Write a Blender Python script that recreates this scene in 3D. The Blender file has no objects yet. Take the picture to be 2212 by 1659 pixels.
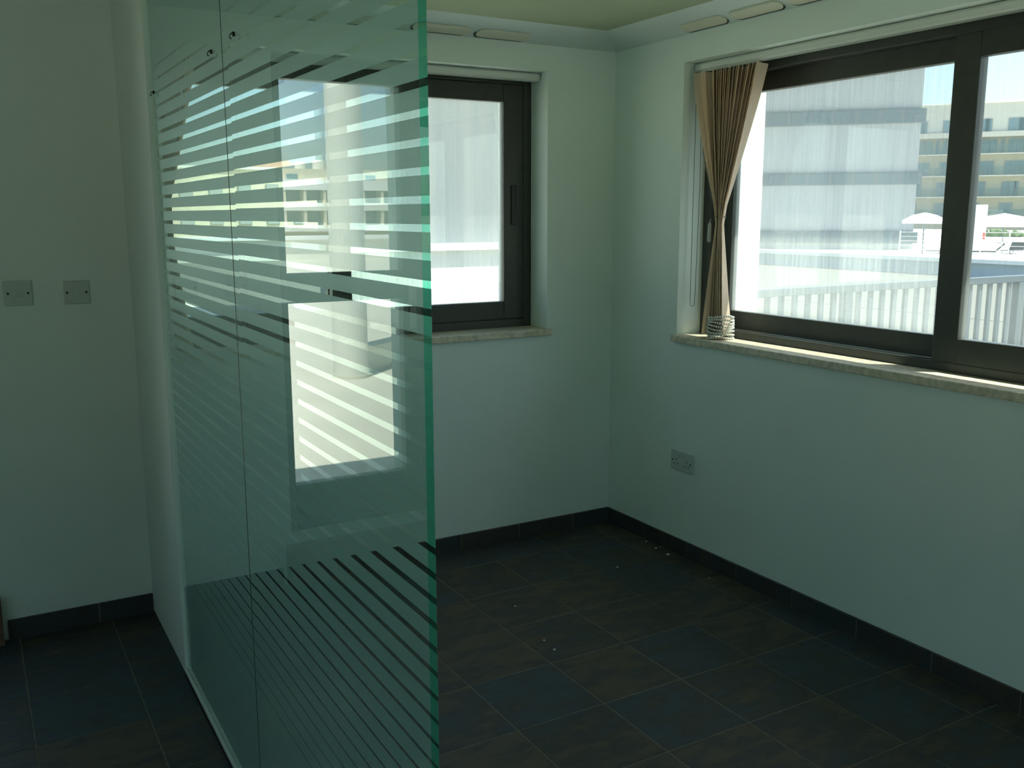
import bpy, math, random
from mathutils import Vector, Matrix
random.seed(7)
sc = bpy.context.scene
COL = sc.collection

# ------------------------------------------------------------------ camera
yaw, pitch, roll = math.radians(30.078), math.radians(10.175), math.radians(-0.0946)
fwd = Vector((math.sin(yaw), math.cos(yaw), 0)); rgt = Vector((math.cos(yaw), -math.sin(yaw), 0)); up = Vector((0, 0, 1))
f2 = fwd * math.cos(pitch) - up * math.sin(pitch)
u2 = up * math.cos(pitch) + fwd * math.sin(pitch)
r3 = rgt * math.cos(roll) + u2 * math.sin(roll)
u3 = u2 * math.cos(roll) - rgt * math.sin(roll)
cam_data = bpy.data.cameras.new('camera')
cam = bpy.data.objects.new('camera', cam_data); COL.objects.link(cam)
m = Matrix((r3, u3, -f2)).transposed().to_4x4(); m.translation = Vector((0, 0, 1.5))
cam.matrix_world = m
cam_data.sensor_fit = 'HORIZONTAL'; cam_data.sensor_width = 36.0
cam_data.lens = 2037.79 / 2212 * 36.0
cam_data.clip_start = 0.05; cam_data.clip_end = 8000
sc.camera = cam

# ------------------------------------------------------------------ world, sun, exposure
SUN_DIR = Vector((0.377, -0.33, 1.0)).normalized()
world = bpy.data.worlds.new('sky'); sc.world = world; world.use_nodes = True
wn = world.node_tree.nodes; wl = world.node_tree.links
for n in list(wn): wn.remove(n)
sky = wn.new('ShaderNodeTexSky'); sky.sky_type = 'NISHITA'; sky.sun_disc = False
sky.sun_elevation = math.asin(SUN_DIR.z); sky.sun_rotation = math.atan2(SUN_DIR.x, SUN_DIR.y)
sky.air_density = 1.0; sky.dust_density = 2.0; sky.ozone_density = 1.5
bg = wn.new('ShaderNodeBackground'); bg.inputs['Strength'].default_value = 0.115
wo = wn.new('ShaderNodeOutputWorld')
wl.new(sky.outputs['Color'], bg.inputs['Color']); wl.new(bg.outputs['Background'], wo.inputs['Surface'])
sd = bpy.data.lights.new('sun', 'SUN'); sd.energy = 4.6; sd.angle = math.radians(0.53); sd.color = (1.0, 0.95, 0.86)
sun = bpy.data.objects.new('sun', sd); COL.objects.link(sun)
sun.location = (6, -6, 20); sun.rotation_euler = SUN_DIR.to_track_quat('Z', 'Y').to_euler()
vs = sc.view_settings
vs.view_transform = 'Standard'; vs.look = 'None'; vs.exposure = 1.78; vs.gamma = 1.0; vs.use_curve_mapping = False
cy = sc.cycles
cy.max_bounces = 8; cy.diffuse_bounces = 4; cy.glossy_bounces = 3; cy.transmission_bounces = 5; cy.transparent_max_bounces = 24
cy.caustics_reflective = False; cy.caustics_refractive = True; cy.sample_clamp_indirect = 6.0

# ------------------------------------------------------------------ helpers
class MB:
    def __init__(s): s.v = []; s.f = []; s.m = []; s.mi = 0
    def mat(s, i): s.mi = i; return s
    def add(s, vs_, fs):
        o = len(s.v); s.v += [tuple(p) for p in vs_]
        for f in fs: s.f.append(tuple(i + o for i in f)); s.m.append(s.mi)
        return s
    def box(s, x0, x1, y0, y1, z0, z1):
        return s.add([(x0, y0, z0), (x1, y0, z0), (x1, y1, z0), (x0, y1, z0), (x0, y0, z1), (x1, y0, z1), (x1, y1, z1), (x0, y1, z1)],
                     [(0, 3, 2, 1), (4, 5, 6, 7), (0, 1, 5, 4), (1, 2, 6, 5), (2, 3, 7, 6), (3, 0, 4, 7)])
    def prism(s, pts, axis, a, b):
        # polygon pts (2D) extruded along axis; for axis x pts=(y,z), y: (x,z), z: (x,y)
        def P(p, t):
            return {'x': (t, p[0], p[1]), 'y': (p[0], t, p[1]), 'z': (p[0], p[1], t)}[axis]
        n = len(pts)
        vs_ = [P(p, a) for p in pts] + [P(p, b) for p in pts]
        fs = [tuple(range(n - 1, -1, -1)), tuple(range(n, 2 * n))] + [(i, (i + 1) % n, n + (i + 1) % n, n + i) for i in range(n)]
        return s.add(vs_, fs)
    def tube(s, path, r, n=8, closed=False):
        path = [Vector(p) for p in path]; k = len(path); rings = []
        for i, p in enumerate(path):
            a = path[(i - 1) % k] if (closed or i > 0) else p
            b = path[(i + 1) % k] if (closed or i < k - 1) else p
            t = (b - a).normalized()
            ref = Vector((0, 0, 1)) if abs(t.z) < 0.9 else Vector((1, 0, 0))
            e1 = t.cross(ref).normalized(); e2 = t.cross(e1)
            rr = r[i] if isinstance(r, (list, tuple)) else r
            rings.append([p + (e1 * math.cos(2 * math.pi * j / n) + e2 * math.sin(2 * math.pi * j / n)) * rr for j in range(n)])
        vs_ = [q for rg in rings for q in rg]; fs = []
        for i in range(k if closed else k - 1):
            i2 = (i + 1) % k
            for j in range(n):
                j2 = (j + 1) % n
                fs.append((i * n + j, i * n + j2, i2 * n + j2, i2 * n + j))
        if not closed:
            fs.append(tuple(range(n - 1, -1, -1))); fs.append(tuple(range((k - 1) * n, k * n)))
        return s.add(vs_, fs)
    def sphere(s, c, r, nu=8, nv=5):
        c = Vector(c); vs_ = [c + Vector((0, 0, r))]; fs = []
        for i in range(1, nv):
            th = math.pi * i / nv
            for j in range(nu):
                ph = 2 * math.pi * j / nu
                vs_.append(c + Vector((math.sin(th) * math.cos(ph), math.sin(th) * math.sin(ph), math.cos(th))) * r)
        vs_.append(c - Vector((0, 0, r)))
        for j in range(nu): fs.append((0, 1 + j, 1 + (j + 1) % nu))
        for i in range(nv - 2):
            for j in range(nu):
                a = 1 + i * nu + j; b = 1 + i * nu + (j + 1) % nu
                fs.append((a, a + nu, b + nu, b))
        e = len(vs_) - 1; o = 1 + (nv - 2) * nu
        for j in range(nu): fs.append((e, o + (j + 1) % nu, o + j))
        return s.add(vs_, fs)
    def mesh(s, name, mats, smooth=False):
        me = bpy.data.meshes.new(name); me.from_pydata(s.v, [], s.f); me.update()
        for mt in (mats if isinstance(mats, (list, tuple)) else [mats]): me.materials.append(mt)
        me.polygons.foreach_set('material_index', s.m)
        if smooth: me.polygons.foreach_set('use_smooth', [True] * len(s.f))
        return me
    def build(s, name, mats, parent=None, smooth=False, bevel=0):
        return link(name, s.mesh(name, mats, smooth), parent, bevel)

def link(name, me, parent=None, bevel=0):
    o = bpy.data.objects.new(name, me); COL.objects.link(o)
    if parent: o.parent = parent
    if bevel:
        b = o.modifiers.new('bevel', 'BEVEL'); b.width = bevel; b.segments = 2; b.limit_method = 'ANGLE'
    return o
def tag(o, label=None, cat=None, group=None, kind=None):
    if label: o['label'] = label
    if cat: o['category'] = cat
    if group: o['group'] = group
    if kind: o['kind'] = kind
    return o
def empty(name, loc=(0, 0, 0), rz=0):
    o = bpy.data.objects.new(name, None); COL.objects.link(o); o.location = loc; o.rotation_euler = (0, 0, rz)
    o.empty_display_size = 0.05
    return o
def struct(o): o['kind'] = 'structure'; return o
def copy_tree(o, parent=None):
    c = o.copy(); COL.objects.link(c)
    if parent: c.parent = parent
    for ch in [x for x in bpy.data.objects if x.parent == o]: copy_tree(ch, c)
    return c

# ------------------------------------------------------------------ materials
def new_mat(name):
    mt = bpy.data.materials.new(name); mt.use_nodes = True
    nt = mt.node_tree
    for n in list(nt.nodes): nt.nodes.remove(n)
    out = nt.nodes.new('ShaderNodeOutputMaterial')
    return mt, nt, out
def principled(name, col, rough=0.6, metal=0.0, noise=0.0, nscale=20, bump=0.0, bscale=200, spec=0.5, stretch=(1, 1, 1), col2=None):
    mt, nt, out = new_mat(name); N = nt.nodes; L = nt.links
    p = N.new('ShaderNodeBsdfPrincipled'); L.new(p.outputs['BSDF'], out.inputs['Surface'])
    p.inputs['Roughness'].default_value = rough; p.inputs['Metallic'].default_value = metal
    p.inputs['Specular IOR Level'].default_value = spec
    tc = N.new('ShaderNodeTexCoord'); mp = N.new('ShaderNodeMapping'); mp.inputs['Scale'].default_value = stretch
    L.new(tc.outputs['Object'], mp.inputs['Vector'])
    if noise or col2:
        nz = N.new('ShaderNodeTexNoise'); nz.inputs['Scale'].default_value = nscale; nz.inputs['Detail'].default_value = 5
        L.new(mp.outputs['Vector'], nz.inputs['Vector'])
        rp = N.new('ShaderNodeValToRGB'); rp.color_ramp.elements[0].position = 0.3; rp.color_ramp.elements[1].position = 0.7
        c2 = col2 or tuple(min(1, c * (1 + noise)) for c in col)
        c1 = col if col2 else tuple(c * (1 - noise) for c in col)
        rp.color_ramp.elements[0].color = (*c1, 1); rp.color_ramp.elements[1].color = (*c2, 1)
        L.new(nz.outputs['Fac'], rp.inputs['Fac']); L.new(rp.outputs['Color'], p.inputs['Base Color'])
    else:
        p.inputs['Base Color'].default_value = (*col, 1)
    if bump:
        nb = N.new('ShaderNodeTexNoise'); nb.inputs['Scale'].default_value = bscale; nb.inputs['Detail'].default_value = 3
        L.new(tc.outputs['Object'], nb.inputs['Vector'])
        bp = N.new('ShaderNodeBump'); bp.inputs['Strength'].default_value = bump; bp.inputs['Distance'].default_value = 0.002
        L.new(nb.outputs['Fac'], bp.inputs['Height']); L.new(bp.outputs['Normal'], p.inputs['Normal'])
    return mt
def glass(name, tint, dirt=0.0, refl=1.0):
    """thin clear pane: Schlick reflection, tinted straight transmission, optional streaky grime"""
    mt, nt, out = new_mat(name); N = nt.nodes; L = nt.links
    ge = N.new('ShaderNodeNewGeometry')
    dt = N.new('ShaderNodeVectorMath'); dt.operation = 'DOT_PRODUCT'
    L.new(ge.outputs['Normal'], dt.inputs[0]); L.new(ge.outputs['Incoming'], dt.inputs[1])
    ab = N.new('ShaderNodeMath'); ab.operation = 'ABSOLUTE'; L.new(dt.outputs['Value'], ab.inputs[0])
    om = N.new('ShaderNodeMath'); om.operation = 'SUBTRACT'; om.inputs[0].default_value = 1; L.new(ab.outputs[0], om.inputs[1])
    pw = N.new('ShaderNodeMath'); pw.operation = 'POWER'; pw.inputs[1].default_value = 5; L.new(om.outputs[0], pw.inputs[0])
    ma = N.new('ShaderNodeMath'); ma.operation = 'MULTIPLY_ADD'; ma.inputs[1].default_value = 0.957 * refl; ma.inputs[2].default_value = 0.043 * refl
    L.new(pw.outputs[0], ma.inputs[0])
    tr = N.new('ShaderNodeBsdfTransparent'); tr.inputs['Color'].default_value = (*tint, 1)
    gl = N.new('ShaderNodeBsdfGlossy'); gl.inputs['Roughness'].default_value = 0.0; gl.inputs['Color'].default_value = (1, 1, 1, 1)
    mx = N.new('ShaderNodeMixShader'); L.new(ma.outputs[0], mx.inputs[0])
    base = tr.outputs[0]
    if dirt:
        tc = N.new('ShaderNodeTexCoord'); mp = N.new('ShaderNodeMapping'); mp.inputs['Scale'].default_value = (90, 90, 2.2)
        L.new(tc.outputs['Object'], mp.inputs['Vector'])
        nz = N.new('ShaderNodeTexNoise'); nz.inputs['Scale'].default_value = 1.0; nz.inputs['Detail'].default_value = 6
        L.new(mp.outputs['Vector'], nz.inputs['Vector'])
        mr = N.new('ShaderNodeMapRange'); mr.inputs['From Min'].default_value = 0.3; mr.inputs['From Max'].default_value = 0.75
        mr.inputs['To Min'].default_value = dirt * 0.65; mr.inputs['To Max'].default_value = dirt * 1.45
        L.new(nz.outputs['Fac'], mr.inputs['Value'])
        tl = N.new('ShaderNodeBsdfTranslucent'); tl.inputs['Color'].default_value = (0.58, 0.64, 0.60, 1)
        df = N.new('ShaderNodeBsdfDiffuse'); df.inputs['Color'].default_value = (0.6, 0.64, 0.6, 1)
        m1 = N.new('ShaderNodeMixShader'); m1.inputs[0].default_value = 0.25; L.new(tl.outputs[0], m1.inputs[1]); L.new(df.outputs[0], m1.inputs[2])
        m2 = N.new('ShaderNodeMixShader'); L.new(mr.outputs[0], m2.inputs[0]); L.new(tr.outputs[0], m2.inputs[1]); L.new(m1.outputs[0], m2.inputs[2])
        base = m2.outputs[0]
    L.new(base, mx.inputs[1]); L.new(gl.outputs[0], mx.inputs[2]); L.new(mx.outputs[0], out.inputs['Surface'])
    return mt
def sheet(name, col_t, col_d, fac_d, clear=0.0, tint=(1, 1, 1)):
    """thin light-passing sheet: diffuse transmission + diffuse reflection + a little straight view"""
    mt, nt, out = new_mat(name); N = nt.nodes; L = nt.links
    tl = N.new('ShaderNodeBsdfTranslucent'); tl.inputs['Color'].default_value = (*col_t, 1)
    df = N.new('ShaderNodeBsdfDiffuse'); df.inputs['Color'].default_value = (*col_d, 1)
    m1 = N.new('ShaderNodeMixShader'); m1.inputs[0].default_value = fac_d; L.new(tl.outputs[0], m1.inputs[1]); L.new(df.outputs[0], m1.inputs[2])
    if clear:
        tr = N.new('ShaderNodeBsdfTransparent'); tr.inputs['Color'].default_value = (*tint, 1)
        m2 = N.new('ShaderNodeMixShader'); m2.inputs[0].default_value = clear
        L.new(m1.outputs[0], m2.inputs[1]); L.new(tr.outputs[0], m2.inputs[2]); L.new(m2.outputs[0], out.inputs['Surface'])
    else:
        L.new(m1.outputs[0], out.inputs['Surface'])
    return mt
def frosted(name):
    """frosted layer: mostly forward scattering, a little full diffusion and a little straight view"""
    mt, nt, out = new_mat(name); N = nt.nodes; L = nt.links
    rf = N.new('ShaderNodeBsdfRefraction'); rf.inputs['Color'].default_value = (0.94, 1.0, 0.99, 1); rf.inputs['Roughness'].default_value = 0.68; rf.inputs['IOR'].default_value = 1.2
    tl = N.new('ShaderNodeBsdfTranslucent'); tl.inputs['Color'].default_value = (0.70, 1.0, 0.92, 1)
    df = N.new('ShaderNodeBsdfDiffuse'); df.inputs['Color'].default_value = (0.52, 0.76, 0.70, 1)
    tr = N.new('ShaderNodeBsdfTransparent'); tr.inputs['Color'].default_value = (0.84, 0.98, 0.94, 1)
    m1 = N.new('ShaderNodeMixShader'); m1.inputs[0].default_value = 0.30; L.new(tl.outputs[0], m1.inputs[1]); L.new(df.outputs[0], m1.inputs[2])
    m2 = N.new('ShaderNodeMixShader'); m2.inputs[0].default_value = 0.27; L.new(rf.outputs[0], m2.inputs[1]); L.new(m1.outputs[0], m2.inputs[2])
    m3 = N.new('ShaderNodeMixShader'); m3.inputs[0].default_value = 0.13; L.new(m2.outputs[0], m3.inputs[1]); L.new(tr.outputs[0], m3.inputs[2])
    L.new(m3.outputs[0], out.inputs['Surface'])
    return mt
def tile_mat(name, c_blue, c_brown, dark):
    mt, nt, out = new_mat(name); N = nt.nodes; L = nt.links
    p = N.new('ShaderNodeBsdfPrincipled'); L.new(p.outputs['BSDF'], out.inputs['Surface'])
    p.inputs['Specular IOR Level'].default_value = 0.4
    oi = N.new('ShaderNodeObjectInfo'); tc = N.new('ShaderNodeTexCoord')
    off = N.new('ShaderNodeVectorMath'); off.operation = 'MULTIPLY_ADD'
    cb = N.new('ShaderNodeCombineXYZ')
    for i in range(3): L.new(oi.outputs['Random'], cb.inputs[i])
    off.inputs[1].default_value = (37, 53, 11); L.new(cb.outputs[0], off.inputs[0]); L.new(tc.outputs['Object'], off.inputs[2])
    mp = N.new('ShaderNodeMapping'); mp.inputs['Scale'].default_value = (6.0, 14.0, 6.0); L.new(off.outputs[0], mp.inputs['Vector'])
    nz = N.new('ShaderNodeTexNoise'); nz.inputs['Scale'].default_value = 1.2; nz.inputs['Detail'].default_value = 6; nz.inputs['Roughness'].default_value = 0.6
    L.new(mp.outputs['Vector'], nz.inputs['Vector'])
    ad = N.new('ShaderNodeMath'); ad.operation = 'MULTIPLY_ADD'; ad.inputs[1].default_value = 0.26; L.new(oi.outputs['Random'], ad.inputs[0])
    sb = N.new('ShaderNodeMath'); sb.operation = 'SUBTRACT'; sb.inputs[1].default_value = 0.13
    L.new(nz.outputs['Fac'], ad.inputs[2]); L.new(ad.outputs[0], sb.inputs[0])
    rp = N.new('ShaderNodeValToRGB'); e = rp.color_ramp.elements
    e[0].position = 0.34; e[0].color = (*c_blue, 1); e[1].position = 0.64; e[1].color = (*c_brown, 1)
    k = rp.color_ramp.elements.new(0.5); k.color = (*dark, 1)
    L.new(sb.outputs[0], rp.inputs['Fac']); L.new(rp.outputs['Color'], p.inputs['Base Color'])
    n2 = N.new('ShaderNodeTexNoise'); n2.inputs['Scale'].default_value = 30; n2.inputs['Detail'].default_value = 4; L.new(off.outputs[0], n2.inputs['Vector'])
    mr = N.new('ShaderNodeMapRange'); mr.inputs['To Min'].default_value = 0.38; mr.inputs['To Max'].default_value = 0.62; L.new(n2.outputs['Fac'], mr.inputs['Value']); L.new(mr.outputs[0], p.inputs['Roughness'])
    bp = N.new('ShaderNodeBump'); bp.inputs['Strength'].default_value = 0.25; bp.inputs['Distance'].default_value = 0.002
    L.new(n2.outputs['Fac'], bp.inputs['Height']); L.new(bp.outputs['Normal'], p.inputs['Normal'])
    return mt

M = {}
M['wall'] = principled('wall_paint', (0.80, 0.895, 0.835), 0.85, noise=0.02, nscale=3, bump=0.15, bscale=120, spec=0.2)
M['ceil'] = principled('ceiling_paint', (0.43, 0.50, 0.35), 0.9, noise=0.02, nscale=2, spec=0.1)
M['cove'] = principled('cove_paint', (0.70, 0.80, 0.76), 0.8, noise=0.02, nscale=3, spec=0.2)
M['grout'] = principled('floor_grout', (0.19, 0.18, 0.14), 0.9, noise=0.2, nscale=40)
M['tile'] = tile_mat('slate_tile', (0.040, 0.058, 0.072), (0.088, 0.070, 0.048), (0.044, 0.047, 0.042))
M['skirt'] = tile_mat('skirting_tile', (0.042, 0.052, 0.056), (0.066, 0.057, 0.046), (0.045, 0.047, 0.044))
M['frame'] = principled('anodised_frame', (0.062, 0.068, 0.058), 0.42, metal=0.35, noise=0.08, nscale=30)
M['black'] = principled('black_plastic', (0.015, 0.016, 0.015), 0.4)
M['alu'] = principled('bare_aluminium', (0.62, 0.66, 0.62), 0.35, metal=0.9)
M['sill'] = principled('sill_marble', (0.66, 0.60, 0.46), 0.45, noise=0.22, nscale=45)
M['white'] = principled('white_plastic', (0.72, 0.75, 0.70), 0.4)
M['grey_plastic'] = principled('grey_plastic', (0.50, 0.54, 0.50), 0.45)
M['rail'] = principled('headrail_white', (0.70, 0.74, 0.68), 0.4)
M['ventc'] = principled('vent_cover', (0.72, 0.72, 0.58), 0.5)
M['brown'] = principled('brown_stone', (0.16, 0.085, 0.055), 0.6, noise=0.25, nscale=30)
M['pane'] = glass('window_glass', (0.93, 0.99, 0.97))
M['pane_dirty'] = glass('window_glass_grimy', (0.93, 0.99, 0.97), dirt=0.25)
M['pane_film'] = glass('window_glass_dusty', (0.93, 0.99, 0.97), dirt=0.10)
M['part'] = glass('partition_glass', (0.88, 0.995, 0.96))
M['film'] = frosted('frosted_film')
M['edge'] = glass('glass_edge_green', (0.20, 0.78, 0.58))
M['joint'] = principled('silicone_joint', (0.06, 0.12, 0.09), 0.4)
M['plate'] = principled('switch_plastic', (0.56, 0.64, 0.58), 0.4)
M['slat'] = sheet('blind_fabric', (0.99, 0.84, 0.68), (0.96, 0.87, 0.75), 0.48)
M['cord'] = principled('blind_cord', (0.16, 0.20, 0.16), 0.7)
M['bead'] = principled('bead_white', (0.78, 0.80, 0.74), 0.35)
M['crumb'] = principled('plaster_crumb', (0.66, 0.66, 0.60), 0.9, noise=0.1, nscale=200)
# outdoors
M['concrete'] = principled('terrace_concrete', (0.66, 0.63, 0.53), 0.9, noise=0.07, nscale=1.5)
M['render'] = principled('white_render', (0.80, 0.78, 0.70), 0.9, noise=0.04, nscale=1)
M['render2'] = principled('cream_render', (0.70, 0.62, 0.46), 0.9, noise=0.06, nscale=0.4)
M['coping'] = principled('white_coping', (0.86, 0.86, 0.84), 0.8, noise=0.03, nscale=2)
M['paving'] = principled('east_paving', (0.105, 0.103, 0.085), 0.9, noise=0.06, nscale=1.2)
M['block'] = principled('grey_block_render', (0.27, 0.29, 0.29), 0.9, nscale=1.6, stretch=(2.4, 2.4, 0.12), col2=(0.33, 0.34, 0.33))
M['pent'] = principled('penthouse_render', (0.52, 0.52, 0.46), 0.9)
M['kerb_shade'] = principled('kerb_painted_shade', (0.34, 0.44, 0.50), 0.9, noise=0.05, nscale=1)  # bluish shade of the east kerb front is put into this colour
M['streak'] = principled('streaked_render', (0.14, 0.165, 0.18), 0.9, nscale=1.6, stretch=(2.4, 2.4, 0.12), col2=(0.205, 0.22, 0.22))
M['railing'] = principled('painted_steel', (0.075, 0.093, 0.107), 0.5)
M['drain'] = principled('drain_grate', (0.10, 0.10, 0.09), 0.7, noise=0.3, nscale=8)
M['hotel'] = principled('hotel_render', (0.42, 0.41, 0.33), 0.9, noise=0.04, nscale=0.3)
M['darkglass'] = principled('far_window_glass', (0.14, 0.23, 0.26), 0.15)
M['paleglass'] = principled('pale_window_glass', (0.36, 0.38, 0.36), 0.3)
M['bandglass'] = principled('band_window_glass', (0.075, 0.105, 0.115), 0.3)
M['bandframe'] = principled('band_window_frame', (0.15, 0.16, 0.16), 0.8)
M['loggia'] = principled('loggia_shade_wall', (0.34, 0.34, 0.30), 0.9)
M['balglass'] = glass('balcony_screen', (0.80, 0.90, 0.90), dirt=0.10)
M['hedge'] = principled('hedge_leaves', (0.10, 0.15, 0.06), 0.9, noise=0.5, nscale=4)
M['canvas'] = principled('parasol_canvas', (0.88, 0.88, 0.86), 0.9)
M['rooftile'] = principled('terracotta_roof', (0.50, 0.28, 0.20), 0.9, noise=0.15, nscale=3)
M['ground'] = principled('dry_ground', (0.42, 0.38, 0.30), 0.95, noise=0.15, nscale=0.05)
M['red'] = principled('red_paint', (0.6, 0.08, 0.06), 0.5)
M['tank'] = principled('roof_tank', (0.74, 0.72, 0.66), 0.8, noise=0.05, nscale=2)

# ------------------------------------------------------------------ shell
XR, YB = 2.67, 3.66           # inner faces of right and back wall
XO, YO = 3.14, 4.11           # outer faces
XL, YF = -2.5, -2.5           # left and rear wall
HEAD, SILL = 2.12, 0.98
def slab_with_holes(mb, axis, a0, a1, z0, z1, t0, t1, holes):
    us = sorted({a0, a1, *[h[0] for h in holes], *[h[1] for h in holes]}); zs = sorted({z0, z1, *[h[2] for h in holes], *[h[3] for h in holes]})
    for i in range(len(us) - 1):
        for j in range(len(zs) - 1):
            u, w = (us[i] + us[i + 1]) / 2, (zs[j] + zs[j + 1]) / 2
            if any(h[0] < u < h[1] and h[2] < w < h[3] for h in holes): continue
            if axis == 'x': mb.box(us[i], us[i + 1], t0, t1, zs[j], zs[j + 1])
            else: mb.box(t0, t1, us[i], us[i + 1], zs[j], zs[j + 1])
WB = (0.60, 2.305); WR = (0.85, 3.178); DR = (-0.665, -0.015)
mb = MB(); slab_with_holes(mb, 'x', XL - 0.3, XO, -0.1, 3.1, YB, YO, [(WB[0], WB[1], SILL, HEAD), (DR[0], DR[1], 0.2, 2.11)])
struct(mb.build('wall_back', M['wall']))
mb = MB(); slab_with_holes(mb, 'y', YF - 0.45, YB, -0.1, 3.1, XR, XO, [(WR[0], WR[1], SILL, HEAD)])
struct(mb.build('wall_right', M['wall']))
WL = (-2.3, 0.5)
mb = MB(); slab_with_holes(mb, 'y', YF - 0.45, YB, -0.1, 3.1, XL - 0.3, XL, [(WL[0], WL[1], 0.3, 2.2)])
struct(mb.build('wall_left', M['wall']))
WF = (0.6, 2.62)
mb = MB(); slab_with_holes(mb, 'x', XL, XR, -0.1, 3.1, YF - 0.45, YF, [(WF[0], WF[1], SILL, HEAD)])
struct(mb.build('wall_rear', M['wall']))
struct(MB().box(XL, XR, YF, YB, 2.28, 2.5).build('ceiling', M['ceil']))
# sloping cove between wall and ceiling, mitred in the corner
cw, cz = 0.172, 2.228
struct(MB().add([(XL, YB, cz), (XR, YB, cz), (XR - cw, YB - cw, 2.28), (XL, YB - cw, 2.28), (XR, YB, 2.28), (XL, YB, 2.28)],
                [(0, 3, 2, 1), (1, 2, 4), (0, 5, 3), (0, 1, 4, 5), (2, 3, 5, 4)]).build('trim_1', M['cove']))
struct(MB().add([(XR, YB, cz), (XR, YF, cz), (XR - cw, YF, 2.28), (XR - cw, YB - cw, 2.28), (XR, YF, 2.28), (XR, YB, 2.28)],
                [(0, 3, 2, 1), (1, 2, 4), (0, 5, 3), (0, 1, 4, 5), (2, 3, 5, 4)]).build('trim_2', M['cove']))
# partition nib the glass is fixed to
struct(MB().box(0.522, 0.556, 3.07, YB, 0, 2.28).build('wall_nib', M['wall'], bevel=0.003))

# floor: screed with grout, then one object per tile
floor = struct(MB().box(XL, XR, YF, YB, -0.1, -0.0012).build('floor', M['grout']))
P = 0.31; G = 0.0018
xl = [2.54 - P * k for k in range(0, 13)]; yl = [3.45 - P * k for k in range(0, 10)]
cells_x = [(xl[0], XR - 0.010)] + [(xl[i + 1], xl[i]) for i in range(len(xl) - 1)]
cells_y = [(yl[0], YB - 0.010)] + [(yl[i + 1], yl[i]) for i in range(len(yl) - 1)]
tile_cache = {}
for (x0, x1) in cells_x:
    for (y0, y1) in cells_y:
        w, d = round(x1 - x0, 4), round(y1 - y0, 4)
        if (w, d) not in tile_cache:
            b = 0.0012; hx, hy = w / 2 - G, d / 2 - G
            tile_cache[(w, d)] = MB().add(
                [(-hx, -hy, -0.0025), (hx, -hy, -0.0025), (hx, hy, -0.0025), (-hx, hy, -0.0025),
                 (-hx, -hy, -b), (hx, -hy, -b), (hx, hy, -b), (-hx, hy, -b),
                 (-hx + b, -hy + b, 0), (hx - b, -hy + b, 0), (hx - b, hy - b, 0), (-hx + b, hy - b, 0)],
                [(0, 1, 5, 4), (1, 2, 6, 5), (2, 3, 7, 6), (3, 0, 4, 7), (4, 5, 9, 8), (5, 6, 10, 9), (6, 7, 11, 10), (7, 4, 8, 11), (8, 9, 10, 11)]
            ).mesh('tile', M['tile'])
        t = link('tile', tile_cache[(w, d)], floor); t.location = ((x0 + x1) / 2, (y0 + y1) / 2, random.uniform(-0.0004, 0.0003))

# skirting tiles
def skirting(name, axis, joints, face):
    root = struct(empty(name))
    for i in range(len(joints) - 1):
        a, b = joints[i], joints[i + 1]
        if b - a < 0.02: continue
        L_ = b - a - 0.004; h = 0.072; t = 0.010; c = 0.002
        pts = [(0, 0.0), (0, h), (t - c, h), (t, h - c), (t, 0.0)]
        mb_ = MB()
        if axis == 'x':
            mb_.prism([(-p[0], p[1]) for p in pts], 'x', -L_ / 2, L_ / 2); loc = ((a + b) / 2, face, 0)
        else:
            mb_.prism([(-p[0], p[1]) for p in pts], 'y', -L_ / 2, L_ / 2); loc = (face, (a + b) / 2, 0)
        o = mb_.build('skirting_tile', M['skirt'], root); o.location = loc
    g = MB()
    if axis == 'x': g.box(joints[0], joints[-1], face - 0.0088, face, 0, 0.070)
    else: g.box(face - 0.0088, face, joints[0], joints[-1], 0, 0.070)
    g.build('grout', M['grout'], root)
    return root
skirting('baseboard_back', 'x', [0.557] + [2.454 - 0.3035 * k for k in range(6, -1, -1)] + [XR], YB)
skirting('baseboard_back_left', 'x', [0.026, 0.3295, 0.521], YB)
skirting('baseboard_right', 'y', [3.36 - 0.307 * k for k in range(10, -1, -1)] + [YB - 0.01], XR)

# ------------------------------------------------------------------ windows and door
def rect_frame(mb, axis, a0, a1, z0, z1, wl_, wr_, wb_, wt_, t0, t1):
    def bx(p, q, r, s):
        if axis == 'x': mb.box(p, q, t0, t1, r, s)
        else: mb.box(t0, t1, p, q, r, s)
    bx(a0, a0 + wl_, z0, z1); bx(a1 - wr_, a1, z0, z1); bx(a0 + wl_, a1 - wr_, z0, z0 + wb_); bx(a0 + wl_, a1 - wr_, z1 - wt_, z1)
    return mb
def sash(parent, axis, a0, a1, z0, z1, p0, p1, pz0, pz1, t0, t1, pane_mat):
    s = empty('sash'); s.parent = parent
    def bx(name, p, q, r, u, bev=0.003):
        mb_ = MB()
        if axis == 'x': mb_.box(p, q, t0, t1, r, u)
        else: mb_.box(t0, t1, p, q, r, u)
        return mb_.build(name, M['frame'], s, bevel=bev)
    bx('stile', a0, p0, z0, z1); bx('stile', p1, a1, z0, z1)
    bx('rail', p0, p1, z0, pz0); bx('rail', p0, p1, pz1, z1)
    tm = (t0 + t1) / 2; mb_ = MB()
    if axis == 'x': mb_.box(p0 - 0.006, p1 + 0.006, tm - 0.003, tm + 0.003, pz0 - 0.006, pz1 + 0.006)
    else: mb_.box(tm - 0.003, tm + 0.003, p0 - 0.006, p1 + 0.006, pz0 - 0.006, pz1 + 0.006)
    mb_.build('pane', pane_mat, s)
    return s
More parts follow.
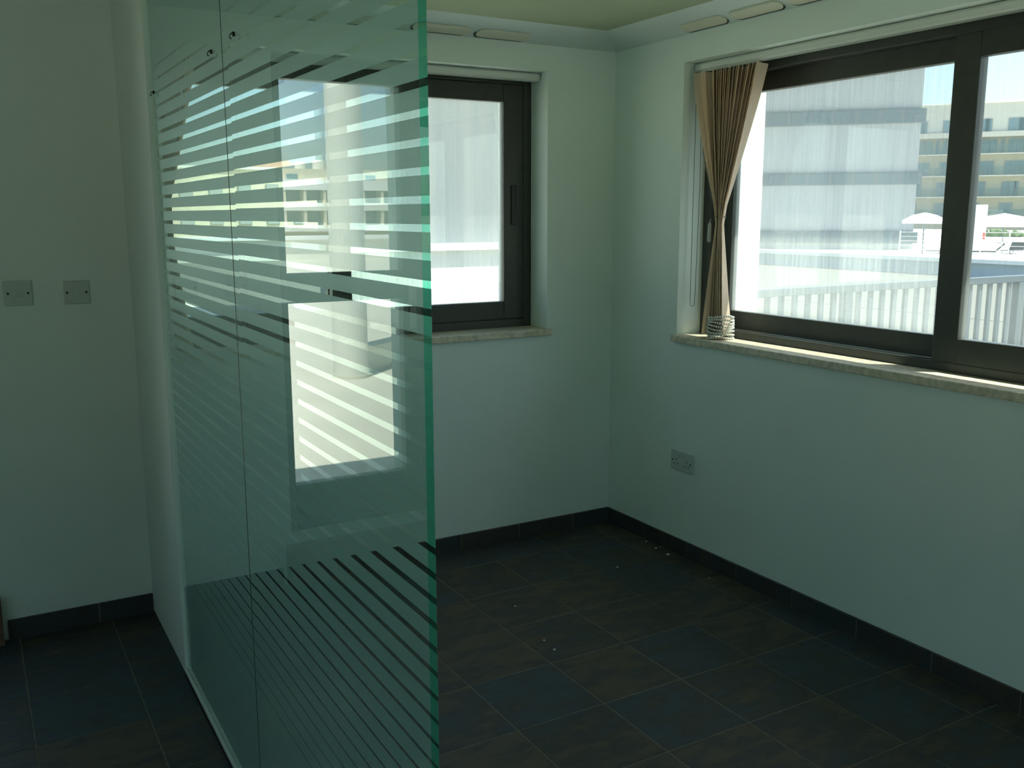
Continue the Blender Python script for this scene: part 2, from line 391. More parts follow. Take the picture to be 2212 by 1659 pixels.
# window_1: back wall, two sliding sashes
w1 = struct(empty('window_1', (0, 0, 0)))
rect_frame(MB(), 'x', WB[0], WB[1], SILL, HEAD, 0.04, 0.04, 0.04, 0.045, 3.80, 3.90).build('frame', M['frame'], w1, bevel=0.003)
sa = sash(w1, 'x', 1.335, 2.268, 1.022, 2.074, 1.422, 2.163, 1.103, 1.996, 3.805, 3.845, M['pane_dirty'])
sash(w1, 'x', 0.638, 1.412, 1.022, 2.074, 0.72, 1.333, 1.103, 1.994, 3.852, 3.892, M['pane_film'])
MB().box(2.199, 2.226, 3.799, 3.806, 1.455, 1.632).build('pull_handle', M['black'], sa, bevel=0.003)
# window_2: right wall, two sliding sashes
w2 = struct(empty('window_2', (0, 0, 0)))
rect_frame(MB(), 'y', WR[0], WR[1], SILL, HEAD, 0.045, 0.04, 0.035, 0.06, 2.80, 2.90).build('frame', M['frame'], w2, bevel=0.003)
sash(w2, 'y', 0.89, 2.016, 1.012, 2.064, 0.98, 1.925, 1.096, 1.984, 2.803, 2.843, M['pane_film'])
sash(w2, 'y', 1.955, 3.14, 1.012, 2.064, 2.045, 3.052, 1.093, 1.988, 2.850, 2.890, M['pane_dirty'])
MB().box(2.838, 2.846, 2.02, 3.13, 1.008, 1.018).build('track', M['alu'], w2)
# added_window_left: unseen, added in the left wall to brighten the room
w3 = struct(empty('added_window_left', (0, 0, 0)))
rect_frame(MB(), 'y', WL[0], WL[1], 0.3, 2.2, 0.045, 0.045, 0.04, 0.045, XL - 0.24, XL - 0.15).build('frame', M['frame'], w3, bevel=0.003)
sash(w3, 'y', WL[0] + 0.04, -0.86, 0.34, 2.155, WL[0] + 0.12, -0.94, 0.42, 2.075, XL - 0.19, XL - 0.155, M['pane'])
sash(w3, 'y', -0.94, WL[1] - 0.04, 0.34, 2.155, -0.86, WL[1] - 0.12, 0.42, 2.075, XL - 0.235, XL - 0.20, M['pane'])
# added_window_rear: unseen, added in the rear wall for more daylight on the back wall
w4 = struct(empty('added_window_rear', (0, 0, 0)))
rect_frame(MB(), 'x', WF[0], WF[1], SILL, HEAD, 0.045, 0.045, 0.04, 0.045, YF - 0.24, YF - 0.15).build('frame', M['frame'], w4, bevel=0.003)
sash(w4, 'x', WF[0] + 0.04, 1.65, 1.02, 2.074, WF[0] + 0.12, 1.57, 1.10, 1.99, YF - 0.19, YF - 0.155, M['pane'])
sash(w4, 'x', 1.57, WF[1] - 0.04, 1.02, 2.074, 1.65, WF[1] - 0.12, 1.10, 1.99, YF - 0.235, YF - 0.20, M['pane'])
# stone sills
struct(MB().box(WB[0] - 0.02, WB[1] + 0.018, YB - 0.022, 3.802, SILL - 0.026, SILL + 0.004).build('trim_3', M['sill'], bevel=0.004))
struct(MB().box(XR - 0.022, 2.80, WR[0] - 0.02, WR[1] + 0.016, SILL - 0.026, SILL + 0.004).build('trim_4', M['sill'], bevel=0.004))
struct(MB().box(WB[0], WB[1], 3.90, YO + 0.03, SILL - 0.03, SILL + 0.004).build('trim_5', M['coping']))
struct(MB().box(2.90, XO + 0.03, WR[0], WR[1], SILL - 0.03, SILL + 0.004).build('trim_6', M['coping']))
# door_1: glazed terrace door left of the switches
d1 = struct(empty('door_1', (0, 0, 0)))
rect_frame(MB(), 'x', DR[0], DR[1], 0.2, 2.11, 0.03, 0.025, 0.02, 0.03, 3.72, 3.80).build('frame', M['frame'], d1, bevel=0.003)
leaf = MB(); rect_frame(leaf, 'x', -0.635, -0.040, 0.22, 2.08, 0.07, 0.025, 0.17, 0.058, 3.735, 3.785); leaf.box(-0.565, -0.065, 3.735, 3.785, 1.148, 1.268)
leaf = leaf.build('leaf', M['frame'], d1, bevel=0.003)
MB().box(-0.57, -0.06, 3.757, 3.763, 1.262, 2.028).build('pane', M['pane'], leaf)
MB().box(-0.57, -0.06, 3.757, 3.763, 0.385, 1.154).build('pane', M['pane'], leaf)
h = MB().box(-0.622, -0.592, 3.722, 3.735, 1.02, 1.20).tube([(-0.607, 3.728, 1.13), (-0.607, 3.69, 1.13), (-0.50, 3.685, 1.13)], 0.009).build('handle', M['alu'], leaf)
MB().box(-0.60, -0.02, 3.80, YO + 0.02, 0.17, 0.2).build('threshold', M['brown'], d1)
MB().box(-0.70, 0.012, 3.60, YB, 0.0, 0.17).build('step', M['brown'], d1, bevel=0.004)

# ------------------------------------------------------------------ glass partition
gp = empty('glass_partition', (0.535, 2.1, 0))
tag(gp, 'frosted glass partition with clear horizontal stripes standing in the middle of the room', 'partition')
GZ0, GZ1 = 0.012, 2.279; XF_, XBk = -0.006, 0.006
def gap_h(z):
    if z > 1.965 or z < 0.34: return 0
    hmax = 0.0105
    if z > 1.74: return max(0.003, hmax * (1 - (z - 1.74) / 0.33))
    if z < 0.93: return max(0.0026, hmax * (1 - (0.93 - z) / 0.66))
    return hmax
def glass_panel(y0, y1, off, n):
    y0 -= 2.1; y1 -= 2.1
    gaps = []
    k = -40
    while k < 40:
        z = 1.4823 + off + 0.0375 * k; g = gap_h(z)
        if g: gaps.append((z - g / 2, z + g / 2))
        k += 1
    mb_ = MB()
    mb_.mat(0).add([(XF_, y0, GZ0), (XF_, y1, GZ0), (XF_, y1, GZ1), (XF_, y0, GZ1)], [(0, 3, 2, 1)])
    for a, b in gaps:
        mb_.add([(XBk, y0, a), (XBk, y1, a), (XBk, y1, b), (XBk, y0, b)], [(0, 1, 2, 3)])
    mb_.mat(1)
    if n == 0: mb_.add([(XF_, y0, GZ0), (XBk, y0, GZ0), (XBk, y0, GZ1), (XF_, y0, GZ1)], [(0, 1, 2, 3)])
    mb_.add([(XF_, y0, GZ1), (XBk, y0, GZ1), (XBk, y1, GZ1), (XF_, y1, GZ1)], [(0, 1, 2, 3)])
    p = mb_.build('glass_panel', [M['part'], M['edge']], gp)
    edges = [GZ0] + [e for g in gaps for e in g] + [GZ1]
    for i in range(0, len(edges), 2):
        a, b = edges[i], edges[i + 1]
        o = MB().box(0.0, 0.0004, y0, y1, -(b - a) / 2, (b - a) / 2).build('film_strip', M['film'], p)
        o.location = (XBk, 0, (a + b) / 2)
    return p
glass_panel(1.150, 2.1636, 0.0, 0)
glass_panel(2.1644, 3.068, -0.0025, 1)
MB().box(XF_ - 0.0005, XF_ + 0.0006, 2.1630 - 2.1, 2.1655 - 2.1, GZ0, GZ1).build('silicone_joint', M['joint'], gp)
def rel(*a): return (a[0] - 0.535, a[1] - 0.535, a[2] - 2.1, a[3] - 2.1, a[4], a[5])
ch = MB()
ch.box(*rel(0.519, 0.5265, 1.150, 3.07, 0.0005, 0.020)); ch.box(*rel(0.5435, 0.551, 1.150, 3.07, 0.0005, 0.020)); ch.box(*rel(0.519, 0.551, 1.150, 3.07, 0.0005, 0.010))
ch.build('floor_channel', M['white'], gp, bevel=0.001)
for hy, hz in ((2.051, 1.867), (2.254, 1.861), (2.985, 1.851)):
    hk = MB().prism([(0.0028 * math.cos(t), 0.0050 * math.sin(t)) for t in [i * math.pi / 5 for i in range(10)]], 'x', -0.0006, 0.004)
    hk.tube([(-0.001, 0, 0.002), (-0.005, 0, -0.001), (-0.007, 0, -0.006), (-0.005, 0, -0.010), (-0.003, 0, -0.009)], 0.0014, 6)
    o = hk.build('stick_on_hook', M['black'], gp); o.location = (XF_ - 0.004, hy - 2.1, hz)

# ------------------------------------------------------------------ vertical blinds
def slat_mesh(levels, th=0.0009):
    """levels: list of (center, width vector)"""
    mb_ = MB(); vs_ = []; n = len(levels)
    for c, w in levels:
        c = Vector(c); w = Vector(w); nrm = Vector((-w.y, w.x, 0)).normalized() * th / 2
        bow = Vector((-w.y, w.x, 0)).normalized() * w.length * 0.05
        vs_ += [c - w / 2 + nrm, c + bow + nrm, c + w / 2 + nrm, c + w / 2 - nrm, c + bow - nrm, c - w / 2 - nrm]
    fs = []
    for i in range(n - 1):
        a = i * 6; b = a + 6
        for j in range(6): fs.append((a + j, a + (j + 1) % 6, b + (j + 1) % 6, b + j))
    fs.append((0, 5, 4, 3, 2, 1)); e = (n - 1) * 6; fs.append((e, e + 1, e + 2, e + 3, e + 4, e + 5))
    return mb_.add(vs_, fs)
def lerp(a, b, t): return a + (b - a) * t
def smooth(t): t = max(0, min(1, t)); return t * t * (3 - 2 * t)
def blind(root, axis, sgn, a_top0, a_top1, a_tie, a_bot0, a_bot1, dep, n, z_top, z_tie, z_bot, face_n, rail, base_ang, last_ang):
    """bundle of slats gathered to one end of a headrail. axis: along-wall axis; dep: depth coordinate"""
    def W(a, d, z): return (d, a, z) if axis == 'y' else (a, d, z)
    # headrail
    prof = [(-0.019, 0.0), (-0.019, 0.018), (-0.013, 0.026), (0.013, 0.026), (0.019, 0.018), (0.019, 0.0), (0.012, -0.006), (-0.012, -0.006)]
    hr = MB()
    if axis == 'y': hr.prism([(dep + p[0], 2.091 + p[1]) for p in prof], 'y', rail[0], rail[1])
    else: hr.prism([(dep + p[0], 2.091 + p[1]) for p in prof], 'x', rail[0], rail[1])
    hr = hr.build('headrail', M['rail'], root, smooth=False)
    tr = MB()
    for d in (-0.008, 0.008):
        if axis == 'y': tr.box(dep + d - 0.002, dep + d + 0.002, rail[0], rail[1], 2.081, 2.086)
        else: tr.box(rail[0], rail[1], dep + d - 0.002, dep + d + 0.002, 2.081, 2.086)
    tr.build('runner_track', M['alu'], hr)
    for i in range(n):
        t = i / (n - 1)
        at, ab = lerp(a_top0, a_top1, t), lerp(a_bot0, a_bot1, t)
        ati = a_tie + (t - 0.5) * sgn * 0.022
        ang0 = random.uniform(-0.08, 0.08) + (face_n[i] if i < len(face_n) else base_ang)
        if i == n - 1: ang0 = last_ang
        angt = random.uniform(-0.1, 0.1) + base_ang; wob = random.uniform(-0.006, 0.006)
        lv = []
        K = 14
        for k in range(K + 1):
            z = lerp(z_top, z_bot, k / K)
            if z > z_tie: q = ((z_top - z) / (z_top - z_tie)) ** 1.12; a = lerp(at, ati, q); an = lerp(ang0, angt, q); wd = lerp(0.089, 0.040, q ** 1.5)
            else: q = (z_tie - z) / (z_tie - z_bot); a = lerp(ati, ab, q ** 0.9); an = lerp(angt, ang0 * 0.8, q); wd = lerp(0.040, 0.080, q)
            d = dep + wob
            if axis == 'y': w = (math.cos(an) * wd, math.sin(an) * wd, 0)
            else: w = (math.sin(an) * wd, math.cos(an) * wd, 0)
            lv.append((W(a, d, z), w))
        slat_mesh(lv).build('slat', M['slat'], root)
    # tie cord with a small weight
    ring = [W(a_tie + 0.020 * math.cos(p), dep + 0.024 * math.sin(p), z_tie + 0.004 * math.sin(3 * p)) for p in [2 * math.pi * j / 18 for j in range(18)]]
    tie = MB().tube(ring, 0.0018, 6, closed=True).build('tie_cord', M['cord'], root, smooth=True)
    a0 = a_tie - sgn * 0.024
    pth = [W(a0, dep - 0.028, z_tie - 0.004), W(a0 - sgn * 0.004, dep - 0.030, z_tie - 0.02)]
    MB().tube(pth, 0.0014, 5).tube([W(a0 - sgn * 0.004, dep - 0.030, z_tie - 0.018), W(a0 - sgn * 0.005, dep - 0.030, z_tie - 0.03), W(a0 - sgn * 0.006, dep - 0.030, z_tie - 0.095), W(a0 - sgn * 0.006, dep - 0.030, z_tie - 0.102)], [0.003, 0.007, 0.008, 0.003], 8).build('cord_weight', M['grey_plastic'], tie, smooth=True)
# right window blind
rb = tag(empty('vertical_blind', (0, 0, 0)), 'beige vertical blind gathered and tied at the corner end of the large side window', 'blind')
blind(rb, 'y', -1, 3.125, 2.800, 3.003, 3.03, 2.945, 2.738, 25, 2.076, 1.487, 1.00, [-0.70, -0.5, 0.35, -0.35], (0.87, 3.168), 0.62, 0.30)
# loops of spacer chain wound round the foot of the bundle
for k in range(8):
    z = 0.991 + 0.0125 * k; cyy = 2.975; ra, rb_ = 0.056 - 0.0008 * k, 0.052
    mbc = MB(); nb = 34
    for j in range(nb):
        p = 2 * math.pi * (j + 0.5 * (k % 2)) / nb
        mbc.sphere((2.738 + rb_ * math.sin(p), cyy + ra * math.cos(p), z + 0.004 * math.sin(p * 2 + k)), 0.0046, 6, 4)
    mbc.build('spacer_chain', M['bead'], rb, smooth=True)
# operating cords
pth = [(2.725, 3.160, 2.085), (2.722, 3.157, 1.6), (2.722, 3.156, 1.13), (2.722, 3.152, 1.112), (2.724, 3.142, 1.108), (2.726, 3.132, 1.113), (2.726, 3.130, 1.15), (2.732, 3.128, 1.6), (2.736, 3.140, 2.085)]
MB().tube(pth, 0.0013, 6).build('operating_cord', M['cord'], rb, smooth=True)
MB().tube([(2.72, 3.150, 2.085), (2.715, 3.125, 1.95), (2.712, 3.09, 1.75), (2.715, 3.04, 1.58), (2.722, 3.015, 1.50)], 0.0016, 6).build('draw_cord', M['cord'], rb, smooth=True)
# back window blind
bb = tag(empty('vertical_blind', (0, 0, 0)), 'beige vertical blind tied at the partition end of the back window, behind the glass', 'blind')
blind(bb, 'x', 1, 0.655, 0.800, 0.672, 0.650, 0.735, 3.735, 18, 2.076, 1.50, 1.00, [0.5, -0.3], (0.61, 2.298), 0.1, 0.5)
MB().tube([(0.712, 3.690, 2.085), (0.712, 3.688, 1.70), (0.708, 3.688, 1.68), (0.704, 3.69, 1.70), (0.704, 3.70, 2.085)], 0.0016, 6).build('operating_cord', M['bead'], bb, smooth=True)

# ------------------------------------------------------------------ switches, socket, vents, crumbs
def light_switch(x, z, label, kind):
    r = empty('light_switch', (x, YB, z)); tag(r, label, 'switch', 'light switches beside the terrace door')
    s = 0.043 if kind == 0 else 0.041
    MB().prism([(-s, -s), (s, -s), (s, s), (-s, s)], 'y', -0.009, 0).build('plate', M['plate'], r, bevel=0.003)
    if kind == 0:
        MB().box(-0.022, 0.018, -0.011, -0.009, -0.012, 0.012).build('surround', M['plate'], r, bevel=0.001)
        MB().prism([(-0.021, -0.012), (-0.009, 0.012), (-0.009, -0.012)], 'x', 0.0, 0.015).build('rocker', M['plate'], r)
    else:
        MB().prism([(-0.020, -0.010), (-0.009, 0.010), (-0.009, -0.010)], 'x', -0.008, 0.008).build('rocker', M['plate'], r)
    for sx in (-1, 1):
        o = MB().prism([(0.0042 * math.cos(i * math.pi / 5), 0.0042 * math.sin(i * math.pi / 5)) for i in range(10)], 'y', -0.0105, -0.0088).build('screw', M['black'], r); o.location = (sx * 0.031, 0, 0)
light_switch(0.158, 1.237, 'square pale switch plate with offset rocker, the nearer to the picture edge', 0)
light_switch(0.342, 1.233, 'square pale switch plate with small central rocker, the nearer to the glass partition', 1)
so = tag(empty('double_socket', (XR, 3.108, 0.428)), 'white double power socket low on the wall under the large side window', 'socket')
MB().prism([(-0.073, -0.043), (0.073, -0.043), (0.073, 0.043), (-0.073, 0.043)], 'x', -0.010, 0).build('plate', M['plate'], so, bevel=0.003)
for sy in (-1, 1):
    c = sy * 0.036
    for dy, dz, w, hh in ((0, 0.006, 0.002, 0.004), (-0.011, -0.014, 0.004, 0.002), (0.011, -0.014, 0.004, 0.002)):
        MB().box(-0.0106, -0.0098, c + dy - w, c + dy + w, dz - hh, dz + hh).build('pin_hole', M['black'], so)
    MB().prism([(-0.010, 0.014), (-0.014, 0.030), (-0.010, 0.030)], 'y', sy * 0.016 - 0.006, sy * 0.016 + 0.006).build('rocker', M['plate'], so)
    o = MB().prism([(0.0038 * math.cos(i * math.pi / 4), 0.0038 * math.sin(i * math.pi / 4)) for i in range(8)], 'x', -0.0112, -0.0098).build('screw', M['black'], so); o.location = (0, sy * 0.060, 0)
# oblong vents set on the cove
slope = math.atan2(2.28 - cz, cw)
def vent(along, label, wall):
    r = empty('cove_vent'); tag(r, label, 'vent', 'oblong vents along the ceiling cove')
    w, L_ = 0.030, 0.255
    def pill(hw, hl, z0, z1):
        pts = []
        for i in range(9): a = -math.pi / 2 + math.pi * i / 8; pts.append((hl - hw + hw * math.cos(a), hw * math.sin(a)))
        for i in range(9): a = math.pi / 2 + math.pi * i / 8; pts.append((-hl + hw + hw * math.cos(a), hw * math.sin(a)))
        return MB().prism(pts, 'z', z0, z1)
    sg = 1 if wall == 'back' else -1
    a = pill(w * 0.95, L_ / 2, -0.0035, -0.0002); a.v = [(p[0] - 0.004 * sg, p[1] + 0.013 * sg, p[2]) for p in a.v]; a.build('shadow_rim', M['black'], r)  # black pill shifted wallward, stands in for the shadow line beside the cover
    pill(w, L_ / 2, -0.0075, -0.0002).build('cover', M['ventc'], r, bevel=0.002)
    k = 0.052
    if wall == 'back':
        r.location = (along, YB - k, cz + k * math.tan(slope)); r.rotation_euler = (-slope, 0, 0)
    else:
        r.location = (XR - k, along, cz + k * math.tan(slope)); r.rotation_euler = (slope, 0, math.pi / 2); r.rotation_euler = (Matrix.Rotation(slope, 3, 'Y') @ Matrix.Rotation(math.pi / 2, 3, 'Z')).to_euler()
for i, x in enumerate((2.050, 1.765, 1.480, 1.195)):
    vent(x, ['oblong cove vent above the back window, nearest the room corner', 'oblong cove vent above the back window, cut by the edge of the glass partition', 'oblong cove vent above the back window, seen wholly through the glass, third from the corner', 'oblong cove vent above the back window, farthest from the room corner behind the glass'][i], 'back')
for i, y in enumerate((3.012, 2.722, 2.432)):
    vent(y, ['oblong cove vent above the side window, nearest the room corner', 'oblong cove vent above the side window, second from the room corner', 'oblong cove vent above the side window, third from the corner, cut by the picture top'][i], 'right')
# plaster crumbs on the floor
for x, y, sz, lab in ((2.623, 3.221, .006, 'white plaster crumb a little way off the right skirting, left of the biggest crumb'),
                      (2.617, 3.129, .009, 'biggest white plaster crumb, lying near the right skirting below the socket'),
                      (2.650, 3.225, .004, 'tiny plaster speck touching the right skirting below the socket'),
                      (2.332, 3.12, .005, 'lone plaster crumb on the floor one tile out from the right skirting'),
                      (2.643, 3.318, .005, 'plaster crumb by the right skirting, nearest the room corner'),
                      (2.591, 2.828, .004, 'plaster speck by the right skirting, farthest from the room corner'),
                      (1.682, 2.676, .005, 'farther of two plaster crumbs lying together in mid floor'),
                      (1.673, 2.597, .005, 'nearer of two plaster crumbs lying together in mid floor'),
                      (1.743, 2.988, .004, 'lone plaster speck on the floor in front of the back wall')):
    mbc = MB().sphere((0, 0, 0), sz, 6, 4); mbc.v = [(p[0] * random.uniform(.7, 1.5), p[1] * random.uniform(.6, 1.2), p[2] * random.uniform(.35, .7)) for p in mbc.v]
    o = mbc.build('plaster_crumb', M['crumb']); o.location = (x, y, sz * 0.4)
    tag(o, lab, 'crumb', 'plaster crumbs on the floor')

# ------------------------------------------------------------------ outdoors: terrace
TZ = 0.08
struct(MB().box(-30, XO, YO, 30, TZ - 0.3, TZ).build('terrace_floor_north', M['concrete']))
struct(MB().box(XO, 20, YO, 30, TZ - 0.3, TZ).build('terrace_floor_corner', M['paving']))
struct(MB().box(XL - 0.3, XO, -25, YF - 0.45, TZ - 0.3, TZ).build('terrace_floor_south', M['concrete']))
struct(MB().box(-30, XL - 0.3, -25, YO, TZ - 0.3, TZ).build('terrace_floor_west', M['concrete']))
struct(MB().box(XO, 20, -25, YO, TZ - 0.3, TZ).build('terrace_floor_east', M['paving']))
struct(MB().box(-4000, 4000, -4000, 4000, -3.3, -3.0).build('ground', M['ground']))
dr = tag(MB().box(11.93, 12.06, 4.5, 25, TZ, TZ + 0.006).build('drain_channel', M['drain']), 'dark drain line across the sunlit terrace behind the bar railing', 'drain')
def parapet(name, boxw, cop, mt):
    r = struct(empty(name)); MB().box(*boxw).build('upstand', M[mt], r); MB().box(*cop).build('coping', M['coping'], r); return r
parapet('terrace_kerb_east', (20.0, 20.3, -25, 40, -0.2, 0.40), (19.9, 20.45, -25, 40, 0.40, 0.49), 'kerb_shade')
parapet('terrace_parapet_north', (-30, 20, 29.8, 30.1, -0.2, 0.72), (-30, 20, 29.65, 30.2, 0.72, 0.84), 'render')
parapet('terrace_parapet_near', (4.3, 9.0, 12.0, 12.25, TZ, 1.01), (4.25, 9.0, 11.92, 12.3, 1.01, 1.10), 'render')
tag(MB().box(4.28, 9.0, 12.3, 12.7, TZ, 8.0).build('neighbour_wall', M['streak']), 'tall grey streaked blank wall beyond the back window', 'wall')
box_ = tag(empty('rooftop_box', (6.45, 10.9, TZ)), 'low white box with a pipe beside the parapet outside the back window', 'box')
MB().box(0.05, 0.60, 0, 0.5, 0, 0.55).build('body', M['coping'], box_, bevel=0.01)
MB().tube([(0.0, -0.05, 0), (0.0, -0.05, 0.60), (0.06, -0.05, 0.66), (0.6, -0.05, 0.64)], 0.02, 6).build('pipe', M['railing'], box_, smooth=True)
# railing
rl = tag(empty('bar_railing', (XO, 3.85, TZ)), 'pale blue-grey metal bar railing outside the large side window', 'railing')
MB().box(0.02, 5.2, -0.025, 0.025, 0.965, 1.01).build('top_rail', M['railing'], rl, bevel=0.004)
MB().box(0.02, 5.2, -0.015, 0.015, 0.08, 0.11).build('bottom_rail', M['railing'], rl)
barm = MB().box(-0.016, 0.016, -0.010, 0.010, 0.11, 0.965).mesh('bar', M['railing'])
postm = MB().box(-0.030, 0.030, -0.025, 0.025, 0, 0.965).mesh('post', M['railing'])
x = 4.521 - 0.1065 * 12
for k in range(46):
    o = link('post' if (k - 12) % 16 == 0 else 'bar', postm if (k - 12) % 16 == 0 else barm, rl); o.location = (x - XO, 0, 0); x += 0.1065
    if x > 8.25: break
# column and kerb reflected in the partition
cl = tag(empty('terrace_column', (-1.86, 7.90, TZ)), 'round grey terrace column reflected in the glass partition', 'column')
circ = lambda r, n=24: [(r * math.cos(2 * math.pi * i / n), r * math.sin(2 * math.pi * i / n)) for i in range(n)]
MB().prism(circ(0.155), 'z', 0, 4.5).build('shaft', M['tank'], cl, smooth=False)
MB().prism(circ(0.17), 'z', 0, 0.03).build('foot', M['concrete'], cl)
struct(MB().prism([(-2.0, 7.95), (-4.2, 9.6), (-4.1, 9.75), (-1.9, 8.1)], 'z', TZ, 0.32).build('terrace_kerb', M['concrete']))

# ------------------------------------------------------------------ outdoors: buildings
def azp(az, d, z=0): a = math.radians(az); return (d * math.sin(a), d * math.cos(a), z)
def facing(az): return -math.radians(az)      # local +Y points away from the camera, +X to the right
# striped grey block
gb = tag(empty('grey_block', azp(48.2, 46, -3), facing(48.2)), 'pale grey block with dark window bands behind the grimy side pane', 'building')
hw = 3.78
MB().box(-hw, hw, 0.25, 8, 0, 14.5).build('wall', M['block'], gb)
for (za, zb) in ((3.22, 3.70), (5.82, 6.30), (8.47, 9.04), (11.2, 11.8)):
    fr = MB().box(-hw, hw, 0.12, 0.26, za - 0.03, zb + 0.03).build('window_band', M['bandframe'], gb)
    for k in range(8):
        MB().box(-hw + 0.08 + k * 0.97, -hw + 0.95 + k * 0.97, 0.08, 0.13, za, zb).build('pane', M['bandglass'], fr)
# hotel: local metres, px scale about .061 across and .068 up at 155 m
ho = tag(empty('hotel', azp(56.42, 155, -3), facing(56.42)), 'large hotel with rows of balconies beyond the clear right-hand pane', 'building')
U = lambda px: (px - 2140) * 0.0597
Zh = lambda py: 3.97 + (470 - py) * 0.0655
MB().box(U(1960), U(2420), 1.6, 14, 0, Zh(297)).build('facade', M['hotel'], ho)
MB().box(U(1960), U(2420), 2.2, 14, Zh(297), Zh(221)).build('penthouse_wall', M['pent'], ho)
MB().box(U(1955), U(2425), 2.0, 14.2, Zh(221), Zh(218)).build('roof_edge', M['coping'], ho)
for y0, y1, mt in ((285, 296, 'pent'), (331, 333.5, 'pent'), (378, 380.5, 'pent'), (424, 426.5, 'pent'), (468, 470.5, 'pent')):
    MB().box(U(1960), U(2420), -0.2, 1.7, Zh(y1), Zh(y0)).build('balcony_slab', M[mt], ho)
for y0, y1 in ((312, 331), (360, 378), (406, 424), (452, 468)):
    for k in range(8):
        MB().box(U(1962) + k * 3.46, U(1962) + k * 3.46 + 3.3, -0.18, -0.10, Zh(y1), Zh(y0)).build('balcony_screen', M['balglass'], ho)
def hwin(a, b, y0, y1, yy, n):
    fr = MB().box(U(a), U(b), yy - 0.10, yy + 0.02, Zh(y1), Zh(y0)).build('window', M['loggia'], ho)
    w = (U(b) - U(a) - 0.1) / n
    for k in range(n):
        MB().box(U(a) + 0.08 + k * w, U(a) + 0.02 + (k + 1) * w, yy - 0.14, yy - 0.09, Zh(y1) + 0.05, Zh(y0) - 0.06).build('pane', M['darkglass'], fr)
for k in range(-3, 4):
    d = k * 72
    hwin(2171 + d, 2205 + d, 255, 284, 2.2, 2)
    if k % 1 == 0: hwin(2120 + d, 2137 + d, 255, 284, 2.2, 1)
    hwin(2098 + d + 4, 2152 + d, 299, 331, 1.6, 3); hwin(2160 + d - 2, 2168 + d, 299, 331, 1.6, 1)
    hwin(2092 + d + 6, 2148 + d, 346, 378, 1.6, 3)
    hwin(2167 + d, 2200 + d, 391, 424, 1.6, 2); hwin(2122 + d, 2133 + d, 391, 424, 1.6, 1)
    hwin(2165 + d, 2195 + d, 437, 468, 1.6, 2)
# cream loggia block reflected in the partition
cb_ = tag(empty('cream_block', (-48, 120, -3)), 'cream block with square loggia openings reflected in the glass partition', 'building')
MB().box(-22, 22, 2.2, 14, 0, 10.35).build('wall', M['render2'], cb_)
for za, zb, mt in ((7.67, 9.0, 'coping'), (5.05, 6.05, 'render'), (2.4, 3.2, 'render')):
    MB().box(-22, 22, -0.1, 2.3, za, zb).build('balcony_front', M[mt], cb_)
MB().box(-22, 22, 0.6, 2.3, 9.0, 10.35).build('parapet', M['render2'], cb_)
for k in range(17):
    MB().box(-22 + 2.66 * k + 0.08, -22 + 2.66 * k + 0.42, 0, 2.3, 3.2, 7.7).build('pillar', M['render2'], cb_)
    for za, zb in ((3.2, 5.05), (6.05, 7.67)):
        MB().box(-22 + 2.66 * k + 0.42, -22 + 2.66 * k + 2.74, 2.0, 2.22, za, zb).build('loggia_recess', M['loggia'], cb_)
    if k % 2 == 0: MB().box(-22 + 2.66 * k + 1.0, -22 + 2.66 * k + 2.4, 0.5, 0.62, 9.0, 9.65).build('window', M['darkglass'], cb_)
for tx, r_, hh, lab in ((6.8, .9, 1.3, 'wider pale water tank on the roof of the cream block'), (9.4, 0.7, 1.1, 'narrower pale water tank on the roof of the cream block')):
    o = tag(MB().prism(circ(r_, 14), 'z', 0, hh * 0.9).prism(circ(r_ * 0.6, 14), 'z', hh * 0.9, hh).build('water_tank', M['tank']), lab, 'tank', 'roof tanks on the cream block')
    o.location = (-48 + tx, 124, 7.35)
# cream houses seen straight through the left sash of the back window
ch_ = tag(empty('cream_house', (28, 110, -3)), 'long cream house seen through the clear stripes behind the back window', 'building')
MB().box(-14, 16, 0, 10, 0, 9.6).build('wall', M['render2'], ch_)
MB().box(-14.2, 16.2, -0.2, 10.2, 9.6, 9.9).build('roof_edge', M['render'], ch_)
for k in range(9):
    for z0 in (3.4, 6.4):
        fr = MB().box(-13 + 3.2 * k, -11.5 + 3.2 * k, -0.08, 0.05, z0, z0 + 1.6).build('window', M['loggia'], ch_)
        MB().box(-12.9 + 3.2 * k, -11.6 + 3.2 * k, -0.12, -0.07, z0 + 0.1, z0 + 1.5).build('pane', M['paleglass'], fr)
th = tag(empty('tiled_roof_house', (33.5, 118, -3)), 'house with a terracotta roof showing above the cream house', 'building')
MB().box(-3, 4, 0, 6, 0, 10.2).build('wall', M['render2'], th)
MB().prism([(-3.4, 10.2), (4.4, 10.2), (0.5, 12.2)], 'y', -0.4, 6.4).build('roof', M['rooftile'], th)

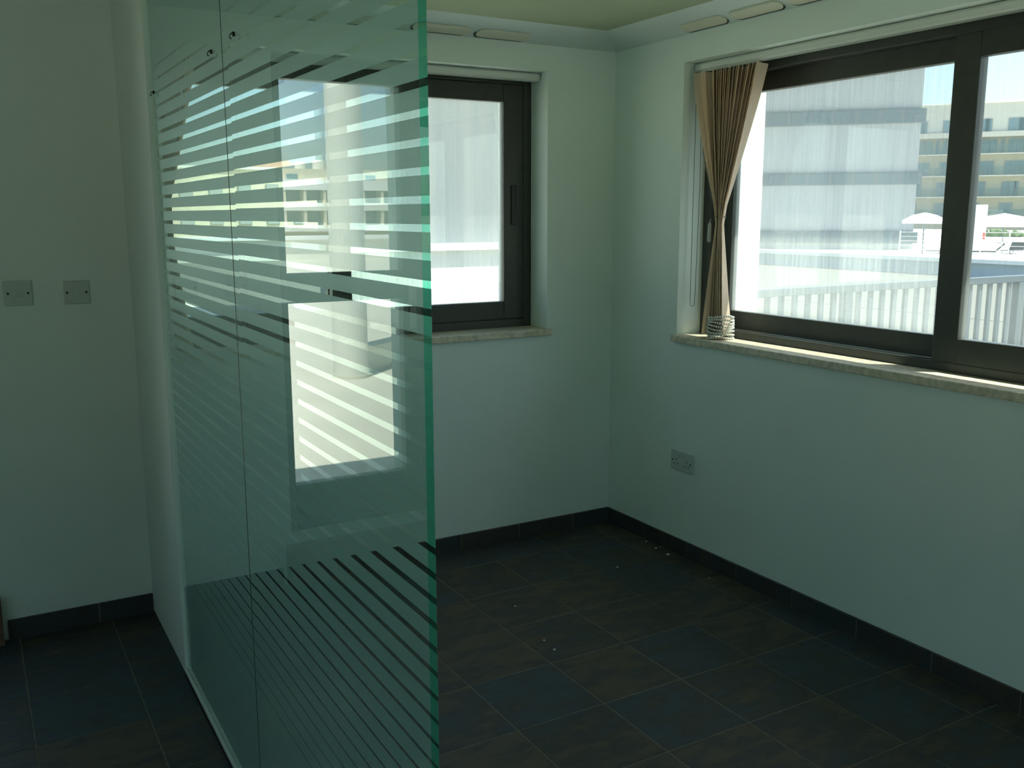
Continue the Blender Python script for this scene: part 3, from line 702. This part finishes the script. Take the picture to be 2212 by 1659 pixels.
# ------------------------------------------------------------------ outdoors: pool deck in front of the hotel
struct(MB().box(20.45, 90, 8, 70, -3.0, -0.1).build('pool_deck', M['coping']))
def parasol(az, d, R_, za, zb, lab):
    r = tag(empty('parasol', azp(az, d, -0.1)), lab, 'parasol', 'white parasols on the pool deck')
    n = 8; vs_ = [(0, 0, za)]
    for i in range(n): a = 2 * math.pi * i / n; vs_.append((0.55 * R_ * math.cos(a), 0.55 * R_ * math.sin(a), zb + (za - zb) * 0.66))
    for i in range(n): a = 2 * math.pi * i / n; vs_.append((R_ * math.cos(a), R_ * math.sin(a), zb))
    for i in range(n): a = 2 * math.pi * i / n; vs_.append((R_ * math.cos(a), R_ * math.sin(a), zb - 0.12))
    fs = [(0, 1 + i, 1 + (i + 1) % n) for i in range(n)] + [(1 + i, 1 + n + i, 1 + n + (i + 1) % n, 1 + (i + 1) % n) for i in range(n)] + [(1 + n + i, 1 + 2 * n + i, 1 + 2 * n + (i + 1) % n, 1 + n + (i + 1) % n) for i in range(n)]
    MB().add(vs_, fs).build('canopy', M['canvas'], r)
    MB().tube([(0, 0, 0), (0, 0, za)], 0.03, 6).build('pole', M['railing'], r)
    MB().prism(circ(0.3, 12), 'z', 0, 0.08).build('base', M['concrete'], r)
parasol(57.30, 60, 1.9, 1.64, 1.02, 'white parasol on the pool deck seen through the clear right-hand pane')
parasol(53.40, 40, 0.80, 1.66, 1.36, 'white parasol on the pool deck seen through the grimy left-hand pane')
wp = tag(empty('white_pier', azp(56.12, 45, -0.1), facing(56.12)), 'sunlit white pier with a red mark standing on the pool deck', 'pier')
MB().box(-0.30, 0.28, -0.25, 0.25, 0, 1.98).build('shaft', M['coping'], wp)
MB().box(0.16, 0.26, -0.27, -0.25, 0.55, 0.85).build('red_mark', M['red'], wp)
hg = tag(empty('hedge', azp(57.4, 75, -0.1), facing(57.4)), 'clipped green hedge behind the parasols', 'hedge')
hm = MB()
for k in range(60):
    hm.sphere((-2.4 + 0.16 * k + random.uniform(-.1, .1), random.uniform(-.3, .3), random.uniform(0.15, 0.42)), random.uniform(0.15, 0.22), 7, 5)
hm.build('foliage', M['hedge'], hg)
MB().box(-2.5, 7.4, -0.15, 0.15, 0, 0.35).build('hedge_core', M['hedge'], hg)
wf = tag(empty('wire_fence', azp(57.0, 38, -0.1), facing(57.0)), 'thin wire fence with posts along the pool deck', 'fence')
for k in range(8): MB().box(-3.2 + 0.9 * k, -3.16 + 0.9 * k, -0.02, 0.02, 0, 1.0).build('post', M['tank'], wf)
for k in range(6): MB().box(-3.2, 3.14, -0.006, 0.006, 0.14 + 0.16 * k, 0.156 + 0.16 * k).build('wire', M['tank'], wf)
def lounger(az, d, rz, lab):
    r = tag(empty('sun_lounger', azp(az, d, -0.1), rz), lab, 'lounger', 'dark loungers on the pool deck')
    MB().box(-0.75, 0.2, -0.28, 0.28, 0.10, 0.16).build('seat', M['black'], r)
    MB().prism([(0.2, 0.10), (0.52, 0.42), (0.48, 0.46), (0.18, 0.16)], 'y', -0.28, 0.28).build('backrest', M['black'], r)
    for sx in (-0.68, 0.12):
        for sy in (-0.24, 0.20): MB().box(sx, sx + 0.04, sy, sy + 0.04, 0, 0.10).build('leg', M['tank'], r)
lounger(56.75, 42.5, facing(57), 'dark sun lounger lying low at the deck edge beside the white pier')
lounger(57.9, 44.0, facing(57) + 1.2, 'dark sun lounger with raised back in the middle of the clear pane')
lounger(54.4, 43, facing(54) + 0.9, 'dark sun lounger seen through the grimy pane')
